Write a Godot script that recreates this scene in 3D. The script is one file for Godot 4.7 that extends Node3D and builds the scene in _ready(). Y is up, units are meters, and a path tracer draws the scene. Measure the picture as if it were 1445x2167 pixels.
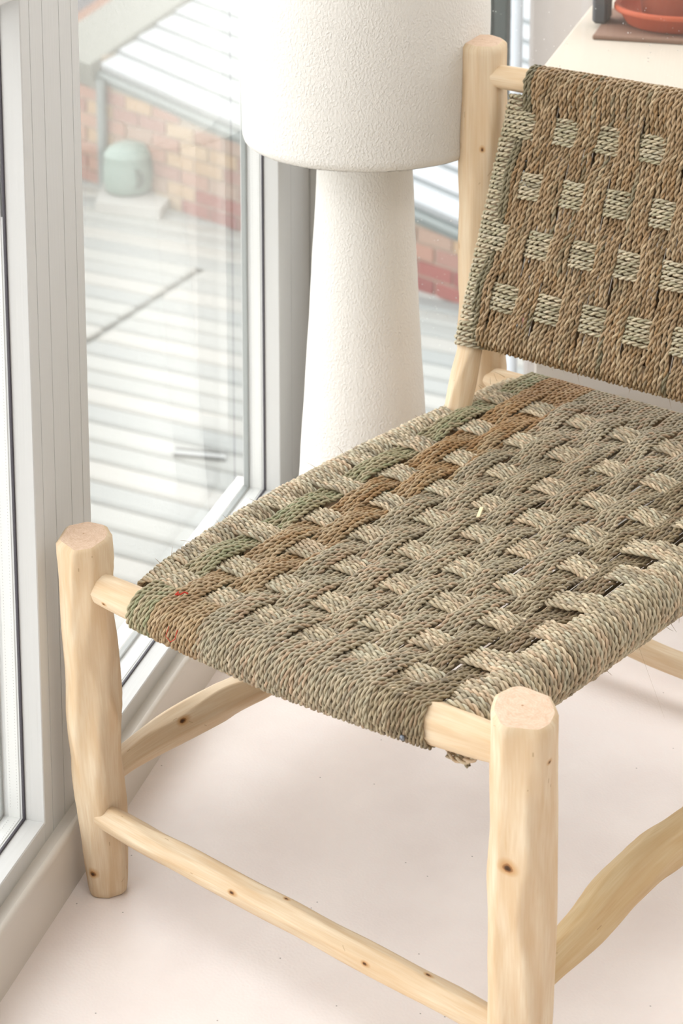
extends Node3D
# A woven lounge chair with peeled-log legs beside a corner of tall windows, a white boucle floor lamp behind it.
# Metres, y up. The window wall runs along z at x = -0.81; the chair has its own axes: u across, y up, v backwards.

var rng := RandomNumberGenerator.new()
var M := {}
var lumps := FastNoiseLite.new()

# ------------------------------------------------------------------ mesh collector
class Geo:
	var v := PackedVector3Array()
	var n := PackedVector3Array()
	var t := PackedVector2Array()
	var c := PackedColorArray()
	var i := PackedInt32Array()

	func face(pts: Array, out: Vector3) -> void:      # flat convex polygon, turned so that it faces «out»
		var nn: Vector3 = (pts[1] - pts[0]).cross(pts[2] - pts[0]).normalized()
		if nn.dot(out) < 0.0:
			pts.reverse()
			nn = -nn
		var b := v.size()
		var up := Vector3.UP if absf(nn.y) < 0.9 else Vector3.FORWARD
		var ax := up.cross(nn).normalized()
		var ay := nn.cross(ax)
		for p: Vector3 in pts:
			v.append(p); n.append(nn); t.append(Vector2(p.dot(ax), -p.dot(ay))); c.append(Color.WHITE)
		for k in range(1, pts.size() - 1):
			i.append(b); i.append(b + k + 1); i.append(b + k)

	func box(lo: Vector3, hi: Vector3, bev := 0.0, xf := Transform3D()) -> void:
		var m := (lo + hi) / 2.0
		var h := (hi - lo) / 2.0
		bev = minf(bev, minf(h.x, minf(h.y, h.z)) * 0.9)
		var bs := xf.basis
		for a in 3:
			var b := (a + 1) % 3
			var d := (a + 2) % 3
			for s in [-1.0, 1.0]:
				var pts := []
				for q: Vector2 in [Vector2(-1, -1), Vector2(1, -1), Vector2(1, 1), Vector2(-1, 1)]:
					var p := Vector3()
					p[a] = s * h[a]; p[b] = q.x * (h[b] - bev); p[d] = q.y * (h[d] - bev)
					pts.append(xf * (m + p))
				var o := Vector3(); o[a] = s
				face(pts, bs * o)
			if bev <= 0.0:
				continue
			for s1 in [-1.0, 1.0]:
				for s2 in [-1.0, 1.0]:
					var pts := []
					for q in [0, 1, 2, 3]:
						var p := Vector3()
						p[a] = (h[a] - bev) * (-1.0 if q == 0 or q == 3 else 1.0)
						p[b] = s1 * (h[b] if q < 2 else h[b] - bev)
						p[d] = s2 * (h[d] - bev if q < 2 else h[d])
						pts.append(xf * (m + p))
					var o := Vector3(); o[b] = s1; o[d] = s2
					face(pts, bs * o)
		if bev > 0.0:
			for sx in [-1.0, 1.0]:
				for sy in [-1.0, 1.0]:
					for sz in [-1.0, 1.0]:
						var s := Vector3(sx, sy, sz)
						var pts := []
						for a in 3:
							var p := s * (h - Vector3.ONE * bev)
							p[a] = s[a] * h[a]
							pts.append(xf * (m + p))
						face(pts, bs * s)

	func prism(poly: Array, along: Vector3, origin: Vector3, ex: Vector3, ey: Vector3) -> void:   # polygon in (ex, ey), pushed along
		var mid := Vector2()
		for p: Vector2 in poly: mid += p / poly.size()
		var k := poly.size()
		var area := 0.0
		for q in k: area += poly[q].cross(poly[(q + 1) % k])
		for q in k:
			var a: Vector2 = poly[q]
			var b: Vector2 = poly[(q + 1) % k]
			var o := Vector2((b - a).y, -(b - a).x) * signf(area)
			var pa := origin + ex * a.x + ey * a.y
			var pb := origin + ex * b.x + ey * b.y
			face([pa, pb, pb + along, pa + along], ex * o.x + ey * o.y)
		var tri := Geometry2D.triangulate_polygon(PackedVector2Array(poly))
		for q in range(0, tri.size(), 3):
			for e in [0.0, 1.0]:
				var pts := []
				for r in 3:
					var p: Vector2 = poly[tri[q + r]]
					pts.append(origin + ex * p.x + ey * p.y + along * e)
				face(pts, along * (e * 2.0 - 1.0))

	func grid(w: int, base: int, rows: int, flip := false) -> void:    # w + 1 points a row
		for r in rows:
			for k in w:
				var a := base + r * (w + 1) + k
				var b := a + w + 1
				if flip:
					i.append_array([a, b, a + 1, a + 1, b, b + 1])
				else:
					i.append_array([a, a + 1, b, a + 1, b + 1, b])

	func lathe(prof: Array, segs: int, xf := Transform3D(), wob: FastNoiseLite = null, amp := 0.0) -> void:   # Vector2(radius, height), upwards with the outside to the right
		var b := v.size()
		var len := 0.0
		for k in prof.size():
			var p: Vector2 = prof[k]
			var d: Vector2 = prof[mini(k + 1, prof.size() - 1)] - prof[maxi(k - 1, 0)]
			var nn := Vector2(d.y, -d.x).normalized()
			if k: len += p.distance_to(prof[k - 1])
			for s in segs + 1:
				var an := TAU * s / segs
				var r := p.x
				if wob and p.x > 0.002: r += amp * wob.get_noise_3d(cos(an) * 100.0, p.y * 400.0, sin(an) * 100.0)
				v.append(xf * Vector3(cos(an) * r, p.y, sin(an) * r))
				n.append(xf.basis * Vector3(cos(an) * nn.x, nn.y, sin(an) * nn.x))
				t.append(Vector2(float(s) / segs, len)); c.append(Color.WHITE)
		grid(segs, b, prof.size() - 1)

	func ball(at: Vector3, r: Vector3, segs := 12, rings := 7) -> void:
		var b := v.size()
		for k in rings + 1:
			var la := PI * (float(k) / rings - 0.5)
			for s in segs + 1:
				var an := TAU * s / segs
				var d := Vector3(cos(la) * cos(an), sin(la), cos(la) * sin(an))
				v.append(at + d * r); n.append(d); t.append(Vector2(float(s) / segs, float(k) / rings)); c.append(Color.WHITE)
		grid(segs, b, rings)

	func tube(pts: PackedVector3Array, r: float, sides: int, col := Color.WHITE, end_r := -1.0) -> void:
		var b := v.size()
		var nn := Vector3.UP if absf((pts[1] - pts[0]).normalized().y) < 0.9 else Vector3.RIGHT
		for k in pts.size():
			var d := (pts[mini(k + 1, pts.size() - 1)] - pts[maxi(k - 1, 0)]).normalized()
			nn = (nn - d * nn.dot(d)).normalized()
			var bb := d.cross(nn)
			var rr := r if end_r < 0.0 else lerpf(r, end_r, float(k) / (pts.size() - 1))
			for s in sides + 1:
				var an := TAU * s / sides
				var o := nn * cos(an) + bb * sin(an)
				v.append(pts[k] + o * rr); n.append(o); t.append(Vector2(float(s) / sides, k * 0.1)); c.append(col)
		grid(sides, b, pts.size() - 1, true)

	func put(mesh: ArrayMesh, m: Material) -> ArrayMesh:
		var a := []
		a.resize(Mesh.ARRAY_MAX)
		a[Mesh.ARRAY_VERTEX] = v; a[Mesh.ARRAY_NORMAL] = n; a[Mesh.ARRAY_TEX_UV] = t; a[Mesh.ARRAY_COLOR] = c; a[Mesh.ARRAY_INDEX] = i
		mesh.add_surface_from_arrays(Mesh.PRIMITIVE_TRIANGLES, a)
		mesh.surface_set_material(mesh.get_surface_count() - 1, m)
		return mesh

	func mesh(m: Material) -> ArrayMesh:
		return put(ArrayMesh.new(), m)

# ------------------------------------------------------------------ scene helpers
var used := {}

func numbered(called: String) -> String:
	used[called] = used.get(called, -1) + 1
	return called if used[called] == 0 else "%s_%03d" % [called, used[called]]

func thing(called: String, label: String, category: String, at := Vector3.ZERO, turn := 0.0, group := "") -> Node3D:
	var o := Node3D.new()
	o.name = numbered(called)
	add_child(o, true)
	o.position = at
	o.rotation.y = turn
	return tag(o, label, category, group)

func tag(o: Node3D, label: String, category: String, group := "") -> Node3D:
	o.set_meta("label", label)
	o.set_meta("category", category)
	if group: o.set_meta("group", group)
	return o

func obj(called: String, me: Mesh, parent: Node = null, kind := "") -> MeshInstance3D:
	var o := MeshInstance3D.new()
	o.mesh = me
	o.cast_shadow = GeometryInstance3D.SHADOW_CASTING_SETTING_DOUBLE_SIDED
	if kind: o.set_meta("kind", kind)
	if parent == null or parent == self:
		o.name = numbered(called)
		add_child(o, true)
	else:
		var k := 0
		var nm := called
		while parent.has_node(nm):
			k += 1
			nm = "%s_%03d" % [called, k]
		o.name = nm
		parent.add_child(o, true)
	return o

func quick(called: String, me: Mesh, parent: Node, count: int) -> MeshInstance3D:    # obj() without the search, for long runs
	var o := MeshInstance3D.new()
	o.mesh = me
	o.name = called if count == 0 else "%s_%03d" % [called, count]
	parent.add_child(o, true)
	return o

func node(called: String, parent: Node) -> Node3D:
	var o := Node3D.new()
	o.name = called
	parent.add_child(o, true)
	return o

func structure(called: String, label: String) -> Node3D:
	var o := Node3D.new()
	o.name = called
	add_child(o, true)
	o.set_meta("kind", "structure")
	o.set_meta("label", label)
	o.set_meta("category", called.get_slice("_", 0))
	return o

func shell(called: String, label: String, lo: Vector3, hi: Vector3, m: Material) -> MeshInstance3D:
	var g := Geo.new()
	g.box(lo, hi)
	var o := obj(called, g.mesh(m), self, "structure")
	o.set_meta("label", label)
	o.set_meta("category", called.get_slice("_", 0))
	return o

func boxes(list: Array, m: Material, bev := 0.0015) -> ArrayMesh:
	var g := Geo.new()
	for b: Array in list: g.box(b[0], b[1], bev)
	return g.mesh(m)

# ------------------------------------------------------------------ materials
func mat(col: Color, rough: float, spec := 0.5) -> StandardMaterial3D:
	var m := StandardMaterial3D.new()
	m.albedo_color = col
	m.roughness = rough
	m.metallic_specular = spec
	return m

func c8(r: int, g: int, b: int) -> Color:
	return Color8(r, g, b)

func lin(r: int, g: int, b: int) -> Color:              # straw tones, as linear values for vertex colours
	var c := Color8(r, g, b).srgb_to_linear()
	return Color(c.r * 1.12, c.g * 1.11, c.b * 1.20)

func noise(kind: int, freq: float, sd: int, oct := 1) -> FastNoiseLite:
	var f := FastNoiseLite.new()
	f.noise_type = kind
	f.frequency = freq
	f.seed = sd
	f.fractal_type = FastNoiseLite.FRACTAL_FBM if oct > 1 else FastNoiseLite.FRACTAL_NONE
	f.fractal_octaves = oct
	return f

func tiled(im: Image) -> ImageTexture:
	return ImageTexture.create_from_image(im)

func nubs_image(size: int) -> Image:                  # boucle: a fine upright knit under soft irregular nubs
	var im := Image.create_empty(size, size, false, Image.FORMAT_L8)
	var g := noise(FastNoiseLite.TYPE_SIMPLEX, 0.045, 6, 2)
	var h := noise(FastNoiseLite.TYPE_SIMPLEX, 0.11, 8, 2)
	var k := TAU / size
	for y in size:
		for x in size:
			# blended across the borders so that it tiles
			var fx := clampf((x - size * 0.85) / (size * 0.15), 0.0, 1.0)
			var fy := clampf((y - size * 0.85) / (size * 0.15), 0.0, 1.0)
			var n1 := 0.0
			var n2 := 0.0
			for q: Vector3 in [Vector3(0, 0, (1 - fx) * (1 - fy)), Vector3(size, 0, fx * (1 - fy)), Vector3(0, size, (1 - fx) * fy), Vector3(size, size, fx * fy)]:
				if q.z > 0.0:
					n1 += q.z * g.get_noise_2d(x - q.x, (y - q.y) * 0.75)
					n2 += q.z * h.get_noise_2d(x - q.x, (y - q.y) * 0.7)
			var knit := sin(x * k * 96.0 + 2.2 * n1) * (0.6 + 0.4 * sin(y * k * 84.0 + 3.0 * n2 + x * k * 48.0))
			var a := 0.42 + 0.07 * knit + 0.45 * maxf(n1 + 0.05, -0.25) + 0.20 * n2
			im.set_pixel(x, y, Color.WHITE * clampf(a, 0.0, 1.0))
	return im

func streak_image(w: int, h: int, sd: int, lo: float, hi: float, sx := 0.25, sy := 0.006) -> Image:
	var im := Image.create_empty(w, h, false, Image.FORMAT_L8)
	var f := noise(FastNoiseLite.TYPE_SIMPLEX, 1.0, sd, 2)
	for y in h:
		for x in w:
			var an := TAU * x / w
			var r := w / TAU
			var k := 0.5 + 0.5 * f.get_noise_3d(cos(an) * r * sx, sin(an) * r * sx, y * sy)
			im.set_pixel(x, y, Color.WHITE * lerpf(lo, hi, clampf(k, 0.0, 1.0)))
	return im

func trowel_images(size: int) -> Array:               # polished micro-cement: sweeping trowel strokes, clouds and a few specks
	var hgt := PackedFloat32Array()
	hgt.resize(size * size)
	var r := RandomNumberGenerator.new()
	r.seed = 77
	for k in 900:
		var c := Vector2(r.randf(), r.randf()) * size
		var bend := r.randf_range(40, 160)
		var a0 := r.randf() * TAU
		var sweep := r.randf_range(0.15, 0.6)
		var dep := r.randf_range(-0.35, 0.5)
		var steps := int(bend * sweep)
		for s in steps:
			var p := c + Vector2.from_angle(a0 + sweep * s / steps) * bend
			var x := posmod(int(p.x), size)
			var y := posmod(int(p.y), size)
			hgt[y * size + x] += dep * sin(PI * s / steps)
	var cl := noise(FastNoiseLite.TYPE_SIMPLEX, 0.006, 3, 4)
	var fine := noise(FastNoiseLite.TYPE_SIMPLEX, 0.25, 4, 2)
	var bump := Image.create_empty(size, size, false, Image.FORMAT_L8)
	var col := Image.create_empty(size, size, false, Image.FORMAT_RGB8)
	var rough := Image.create_empty(size, size, false, Image.FORMAT_L8)
	for y in size:
		for x in size:
			var mx := minf(minf(x, size - 1 - x), minf(y, size - 1 - y)) / (size * 0.08)
			var k := cl.get_noise_2d(x, y) * minf(mx, 1.0)
			var q := hgt[y * size + x]
			bump.set_pixel(x, y, Color.WHITE * clampf(0.5 + 0.22 * q + 0.10 * fine.get_noise_2d(x, y), 0, 1))
			var cc := c8(248, 238, 232).lerp(c8(243, 232, 226), 0.5 + 0.9 * k)
			col.set_pixel(x, y, cc)
			rough.set_pixel(x, y, Color.WHITE * clampf(0.40 + 0.05 * k - 0.06 * q, 0.3, 0.5))
	for k in 110:
		col.set_pixel(r.randi() % size, r.randi() % size, c8(120, 112, 104))
	return [bump, col, rough]

func materials() -> void:
	var nub := tiled(nubs_image(512))
	var fab := mat(c8(226, 222, 214), 0.95, 0.3)
	fab.heightmap_enabled = true
	fab.heightmap_texture = nub
	fab.heightmap_scale = 0.10
	fab.uv1_scale = Vector3(8, 7.5, 1)
	fab.rim_enabled = true
	fab.rim = 0.3
	M.shade_cloth = fab
	var base: StandardMaterial3D = fab.duplicate()
	base.uv1_scale = Vector3(4, 7.5, 1)
	M.base_cloth = base
	var pic := trowel_images(1024)
	var fl := mat(Color.WHITE, 1.0, 0.5)
	fl.albedo_texture = tiled(pic[1])
	fl.roughness_texture = tiled(pic[2])
	fl.heightmap_enabled = true
	fl.heightmap_texture = tiled(pic[0])
	fl.heightmap_scale = 0.10
	fl.uv1_scale = Vector3.ONE * 0.9
	M.floor = fl
	var grain := tiled(streak_image(128, 512, 9, 0.2, 0.8, 0.35, 0.01))
	var frame := mat(c8(205, 205, 202), 0.5, 0.45)
	frame.heightmap_enabled = true
	frame.heightmap_texture = grain
	frame.heightmap_scale = 0.03
	frame.uv1_scale = Vector3(9, 1.2, 1)
	M.frame = frame
	M.skirting = mat(c8(213, 206, 196), 0.28, 0.5)
	M.wall = mat(c8(214, 205, 193), 0.9)
	M.ceiling = mat(c8(244, 243, 240), 0.9)
	M.gasket = mat(c8(66, 62, 68), 0.6)
	M.seal = mat(c8(120, 126, 124), 0.6)
	var sp := mat(c8(214, 214, 210), 0.45)
	sp.metallic = 0.25
	M.spacer = sp
	M.pinhole = mat(c8(168, 166, 162), 0.8)
	var gl := mat(Color(0.93, 0.95, 0.94, 0.04), 0.0, 0.4)
	gl.transparency = BaseMaterial3D.TRANSPARENCY_ALPHA
	M.glass = gl
	var sg: StandardMaterial3D = gl.duplicate()
	sg.albedo_color = Color(0.93, 0.95, 0.94, 0.06)  # pale veil in the alpha stands in for the haze of reflections
	sg.metallic_specular = 0.5
	M.sealed_glass = sg
	var rope := mat(Color.WHITE, 0.55, 0.45)
	rope.vertex_color_use_as_albedo = true
	rope.albedo_texture = tiled(streak_image(64, 256, 21, 0.74, 1.0, 0.5, 0.012))
	M.rope = rope
	M.fibre = mat(c8(150, 122, 82), 0.8)
	M.fibre.vertex_color_use_as_albedo = false
	M.end_grain = end_grain()
	M.nail = mat(c8(118, 122, 128), 0.4)
	M.nail.metallic = 0.7
	M.red = mat(c8(178, 52, 30), 0.8)
	M.straw = mat(c8(222, 206, 166), 0.7)

func end_grain() -> StandardMaterial3D:
	var s := 256
	var im := Image.create_empty(s, s, false, Image.FORMAT_RGB8)
	var f := noise(FastNoiseLite.TYPE_SIMPLEX, 0.018, 31, 3)
	var g := noise(FastNoiseLite.TYPE_SIMPLEX, 0.12, 32, 2)
	for y in s:
		for x in s:
			var d := Vector2(x - 118, y - 132)
			var r := d.length() + 14.0 * f.get_noise_2d(x, y)
			var ring := 0.5 + 0.5 * sin(r * 0.42)
			var k := 0.25 * ring + 0.5 * (0.5 + 0.5 * f.get_noise_2d(x + 300, y)) + 0.2 * g.get_noise_2d(x * 0.25, y)
			var cc := c8(222, 196, 172).lerp(c8(198, 165, 137), clampf(k, 0, 1))
			if d.length() < 5.0: cc = c8(176, 138, 106)
			im.set_pixel(x, y, cc)
	var m := mat(Color.WHITE, 0.75, 0.3)
	m.albedo_texture = tiled(im)
	return m

func log_material(sd: int, knots: Array, w := 192, h := 512, tint := Color.WHITE) -> StandardMaterial3D:   # knots: (turn 0..1, along 0..1, size)
	var im := Image.create_empty(w, h, false, Image.FORMAT_RGB8)
	var a := noise(FastNoiseLite.TYPE_SIMPLEX, 1.0, sd, 2)
	var b := noise(FastNoiseLite.TYPE_SIMPLEX, 1.0, sd + 50, 3)
	var pale := c8(224, 206, 178)
	var tan_ := c8(202, 170, 131)
	var warm := c8(212, 185, 150)
	for y in h:
		for x in w:
			var an := TAU * x / w
			var cx := cos(an)
			var sx := sin(an)
			var yy := float(y) / h * 512.0
			var streak := 0.5 + 0.5 * a.get_noise_3d(cx * 9.0, sx * 9.0, yy * 0.016)
			var blot := 0.5 + 0.9 * b.get_noise_3d(cx * 1.3, sx * 1.3, yy * 0.008)
			var fine := a.get_noise_3d(cx * 30.0 + 40.0, sx * 30.0, yy * 0.02)
			var cc := pale.lerp(warm, clampf(blot, 0, 1)).lerp(tan_, clampf(streak * 0.55 - 0.12, 0, 1))
			cc = cc.lerp(c8(204, 168, 124), clampf(fine * 0.5 - 0.12, 0, 0.3))
			im.set_pixel(x, y, cc * tint)
	var r := RandomNumberGenerator.new()
	r.seed = sd * 7 + 1
	for k in 14:                                       # short dark dashes left by the drawknife
		var x0 := r.randi() % w
		var y0 := r.randi() % h
		for q in r.randi_range(2, 7):
			var px := posmod(x0 + (q if k % 3 == 0 else 0), w)
			var py := mini(y0 + q, h - 1)
			im.set_pixel(px, py, im.get_pixel(px, py).lerp(c8(130, 98, 66), 0.45))
	for kn: Vector3 in knots:
		var rx := kn.z * w / 34.0
		var ry := kn.z * h / 110.0
		for dy in range(-int(ry * 4), int(ry * 4) + 1):
			for dx in range(-int(rx * 3), int(rx * 3) + 1):
				var q := Vector2(dx / rx, dy / ry * (0.75 if dy > 0 else 1.2)).length()
				var px := posmod(int(kn.x * w) + dx, w)
				var py := int(kn.y * h) + dy
				if py < 0 or py >= h: continue
				var o := im.get_pixel(px, py)
				if q < 0.8: o = c8(58, 38, 24).lerp(c8(104, 72, 44), q)
				elif q < 1.25: o = c8(150, 106, 66)
				elif q < 3.0: o = o.lerp(c8(186, 138, 88), 0.75 * (3.0 - q) / 1.75)
				im.set_pixel(px, py, o)
	var m := mat(Color.WHITE, 0.6, 0.35)
	m.albedo_texture = tiled(im)
	return m

# ------------------------------------------------------------------ logs
func catmull(p: Array, k: int, f: float):
	var a = p[maxi(k - 1, 0)]
	var b = p[k]
	var c = p[mini(k + 1, p.size() - 1)]
	var d = p[mini(k + 2, p.size() - 1)]
	return 0.5 * (2.0 * b + (c - a) * f + (2.0 * a - 5.0 * b + 4.0 * c - d) * f * f + (3.0 * b - a - 3.0 * c + d) * f * f * f)

# A shaved branch: centre points and radii, cut into irregular lengthwise facets; both ends trimmed with a knife bevel.
func log_mesh(pts: Array, radii: Array, sd: int, m: Material, facets := 9, bevel := Vector2(0.006, 0.006), flat := 0.75, tilt := Vector3.ZERO) -> ArrayMesh:
	var g := Geo.new()
	var seg := 64
	var per := 14 if pts.size() < 4 else 9
	var r0 := RandomNumberGenerator.new()
	r0.seed = sd
	var wob := noise(FastNoiseLite.TYPE_SIMPLEX, 1.0, sd)
	var phase := r0.randf() * TAU
	var cen := []
	var rad := []
	for k in pts.size() - 1:
		for q in per:
			cen.append(catmull(pts, k, float(q) / per))
			rad.append(catmull(radii, k, float(q) / per))
	cen.append(pts[-1]); rad.append(radii[-1])
	# bevel rings
	var d0: Vector3 = (cen[1] - cen[0]).normalized()
	var d1: Vector3 = (cen[-1] - cen[-2]).normalized()
	var rows := []
	if bevel.x > 0.0:
		rows.append([cen[0], rad[0] - bevel.x * 0.8, 0])
		rows.append([cen[0] + d0 * bevel.x * 0.85, rad[0], 0])
	for k in range(1, cen.size() - 1):
		if cen[k].distance_to(cen[0]) > bevel.x * 1.8 and cen[k].distance_to(cen[-1]) > maxf(bevel.y * 1.9, tilt.length() * 0.07): rows.append([cen[k], rad[k], 1])
	if bevel.y > 0.0:
		rows.append([cen[-1] - d1 * bevel.y * 0.85, rad[-1], 0])
		rows.append([cen[-1], rad[-1] - bevel.y, 0])
	var offs := []
	var wid := []
	for k in facets:
		offs.append(phase + TAU * (k + r0.randf_range(-0.22, 0.22)) / facets)
		wid.append(r0.randf_range(0.965, 1.04))
	var total := 0.0
	for k in range(1, rows.size()): total += rows[k][0].distance_to(rows[k - 1][0])
	var nn := Vector3.RIGHT if absf(d0.y) > 0.7 else Vector3.UP
	var s := 0.0
	for k in rows.size():
		var p: Vector3 = rows[k][0]
		if k: s += p.distance_to(rows[k - 1][0])
		var d: Vector3 = (rows[mini(k + 1, rows.size() - 1)][0] - rows[maxi(k - 1, 0)][0]).normalized()
		nn = (nn - d * nn.dot(d)).normalized()
		var bb := d.cross(nn)
		for e in seg + 1:
			var an := TAU * (e % seg) / seg
			var lim := 9.0
			for f in facets:                            # nearest shaved plane
				var cs := cos(an - offs[f] - 0.35 * wob.get_noise_2d(f * 9.1, s * 5.0))
				if cs > 0.4: lim = minf(lim, wid[f] * (1.0 + 0.05 * wob.get_noise_2d(f * 17.3, s * 9.0)) * 0.965 / cs)
			var rr: float = rows[k][1] * lerpf(1.0, minf(lim, 1.08), flat)
			rr *= 1.0 + 0.03 * wob.get_noise_3d(cos(an) * 0.8, sin(an) * 0.8, s * 6.0)
			var o := nn * cos(an) + bb * sin(an)
			var q: Vector3 = p + o * rr
			if k >= rows.size() - 2 and bevel.y > 0.0: q += tilt * (o.dot(Vector3(0.6, 0, 0.8)) * rr)
			g.v.append(q)
			g.t.append(Vector2(float(e) / seg, s / total)); g.c.append(Color.WHITE); g.n.append(o)
	g.grid(seg, 0, rows.size() - 1, true)
	# normals from the finished surface
	var w := seg + 1
	for k in rows.size():
		for e in w:
			var l := k * w + posmod(e - 1, seg)
			var r := k * w + (e + 1) % seg
			var dn := mini(k + 1, rows.size() - 1) * w + e
			var up := maxi(k - 1, 0) * w + e
			g.n[k * w + e] = (g.v[r] - g.v[l]).cross(g.v[up] - g.v[dn]).normalized() * -1.0
			if g.n[k * w + e].dot(g.v[k * w + e] - rows[k][0]) < 0.0: g.n[k * w + e] *= -1.0
	var me := g.mesh(m)
	var cap := Geo.new()                                # sawn ends, slightly domed
	for side in 2:
		var row := 0 if side == 0 else rows.size() - 1
		var out := -d0 if side == 0 else d1
		var b := cap.v.size()
		var mid := Vector3()
		for e in seg: mid += g.v[row * w + e] / seg
		for ring in [1.0, 0.6, 0.0]:
			for e in w:
				var q: Vector3 = mid.lerp(g.v[row * w + e], ring) + out * 0.0012 * (1.0 - ring)
				cap.v.append(q)
				cap.n.append((out + (q - mid) * 2.0).normalized())
				var an := TAU * e / seg
				cap.t.append(Vector2(0.5 + 0.46 * ring * cos(an), 0.5 + 0.46 * ring * sin(an))); cap.c.append(Color.WHITE)
		cap.grid(seg, b, 2, side == 1)
	return cap.put(me, M.end_grain)

# ------------------------------------------------------------------ rope
# Two-ply twisted seagrass along a path; every ply an oval tube wound round the middle. Colours vary along each ply.
func rope_mesh(path: PackedVector3Array, r: float, cols: Array, sd: int, hand := 1.0, step := 0.00175, pitch := 0.0165, later: Array = []) -> ArrayMesh:
	var len := PackedFloat32Array([0.0])
	for k in range(1, path.size()): len.append(len[k - 1] + path[k].distance_to(path[k - 1]))
	var total: float = len[-1]
	var cnt := maxi(4, int(total / step))
	var sides := 5
	var vs := PackedVector3Array()
	var ns := PackedVector3Array()
	var ts := PackedVector2Array()
	var cs := PackedColorArray()
	var ix := PackedInt32Array()
	var nv := (cnt + 1) * 2 * (sides + 1)
	vs.resize(nv); ns.resize(nv); ts.resize(nv); cs.resize(nv)
	var rr := RandomNumberGenerator.new()
	rr.seed = sd
	var ph := rr.randf() * TAU
	var at := 0
	var nn := Vector3(0.31, 0.87, 0.41)
	var seg := 0
	var rp := r * 0.515
	var ro := r * 0.50
	var drift := rr.randf() * 900.0
	var c_now := [cols[rr.randi() % cols.size()], cols[rr.randi() % cols.size()]]
	var c_next := [cols[rr.randi() % cols.size()], cols[rr.randi() % cols.size()]]
	var span := 0.02
	var since := 0.0
	var ring := [Vector2.ZERO]
	ring.clear()
	for s in sides + 1: ring.append(Vector2.from_angle(TAU * s / sides))
	var pt := pitch * rr.randf_range(0.9, 1.12)
	for k in cnt + 1:
		var l := total * k / cnt
		while seg < path.size() - 2 and len[seg + 1] < l: seg += 1
		var f: float = (l - len[seg]) / maxf(len[seg + 1] - len[seg], 1e-7)
		var p := path[seg].lerp(path[seg + 1], f)
		var d := (path[mini(seg + 2, path.size() - 1)] - path[seg]).lerp(path[seg + 1] - path[maxi(seg - 1, 0)], 1.0 - f).normalized()
		nn = (nn - d * nn.dot(d)).normalized()
		var bb := d.cross(nn)
		since += total / cnt
		if since > span:
			since = 0.0
			span = rr.randf_range(0.012, 0.04)
			c_now = c_next
			var from := cols
			if later.size() and rr.randf() < l / total * 1.5 - 0.25: from = later
			c_next = [from[rr.randi() % from.size()], from[rr.randi() % from.size()]]
		var mixf := since / span
		var swell := 1.0 + 0.10 * lumps.get_noise_2d(drift, l * 260.0)
		for ply in 2:
			var an := ph + hand * TAU * l / pt + PI * ply
			var o := nn * cos(an) + bb * sin(an)
			var q := d.cross(o)
			# the ply runs slanted: tilt its section
			var lean := (d + q * (hand * TAU * ro / pt)).normalized()
			var e2 := lean.cross(o)
			var mid := p + o * (ro * swell)
			var col: Color = c_now[ply].lerp(c_next[ply], mixf)
			col = col * (0.98 + 0.32 * lumps.get_noise_2d(drift + 37.0 * ply, l * 420.0))
			for s in sides + 1:
				var rg: Vector2 = ring[s]
				var nrm := o * rg.x + e2 * rg.y
				vs[at] = mid + (o * (rg.x * rp) + e2 * (rg.y * rp * 1.12)) * swell
				ns[at] = nrm
				ts[at] = Vector2(float(s) / sides, (l + drift) * 6.0 + ply * 0.37)
				cs[at] = col
				at += 1
	var w := 2 * (sides + 1)
	for k in cnt:
		for ply in 2:
			var b := k * w + ply * (sides + 1)
			for s in sides:
				var a := b + s
				ix.append(a); ix.append(a + w); ix.append(a + 1)
				ix.append(a + 1); ix.append(a + w); ix.append(a + w + 1)
	var arr := []
	arr.resize(Mesh.ARRAY_MAX)
	arr[Mesh.ARRAY_VERTEX] = vs; arr[Mesh.ARRAY_NORMAL] = ns; arr[Mesh.ARRAY_TEX_UV] = ts; arr[Mesh.ARRAY_COLOR] = cs; arr[Mesh.ARRAY_INDEX] = ix
	var me := ArrayMesh.new()
	me.add_surface_from_arrays(Mesh.PRIMITIVE_TRIANGLES, arr)
	me.surface_set_material(0, M.rope)
	return me

func flatten(x: float) -> float:
	return signf(x) * pow(absf(x), 0.65)

# ------------------------------------------------------------------ the chair
const HW := 0.2646
const SEAT := 0.3735                                    # middle plane of the seat weave
const ROWS := [0.04, 0.10, 0.173, 0.242, 0.316, 0.383, 0.459, 0.541, 0.63]

func cp(u: float, y: float, v: float) -> Vector3:
	return Vector3(u, y, -v)

func left_bow(v: float) -> float:
	return pow(sin(PI * pow(clampf(v / 0.72, 0.0, 1.0), 0.75)), 0.8)

func left_rail(v: float) -> Vector2:                    # (u, y) of the left side rail, which bows outwards and thickens
	return Vector2(-0.186 - 0.030 * left_bow(v), 0.3515 - 0.005 * left_bow(v))

func right_rail(v: float) -> Vector2:
	var t := clampf(v / 0.72, 0.0, 1.0)
	return Vector2(0.188 + 0.027 * sin(PI * t * 0.75), 0.3545)

func front_y(u: float) -> float:
	return 0.3637 + 0.0041 * u / 0.24 - 0.0085 * cos(u / HW * PI / 2.0)

func warp_row(v: float) -> float:                       # how far along the rows, 0 at the first
	if v <= ROWS[0]: return (v - ROWS[0]) / 0.066
	for k in ROWS.size() - 1:
		if v <= ROWS[k + 1]: return k + (v - ROWS[k]) / (ROWS[k + 1] - ROWS[k])
	return 8.0 + (v - ROWS[8]) / 0.08

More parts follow.
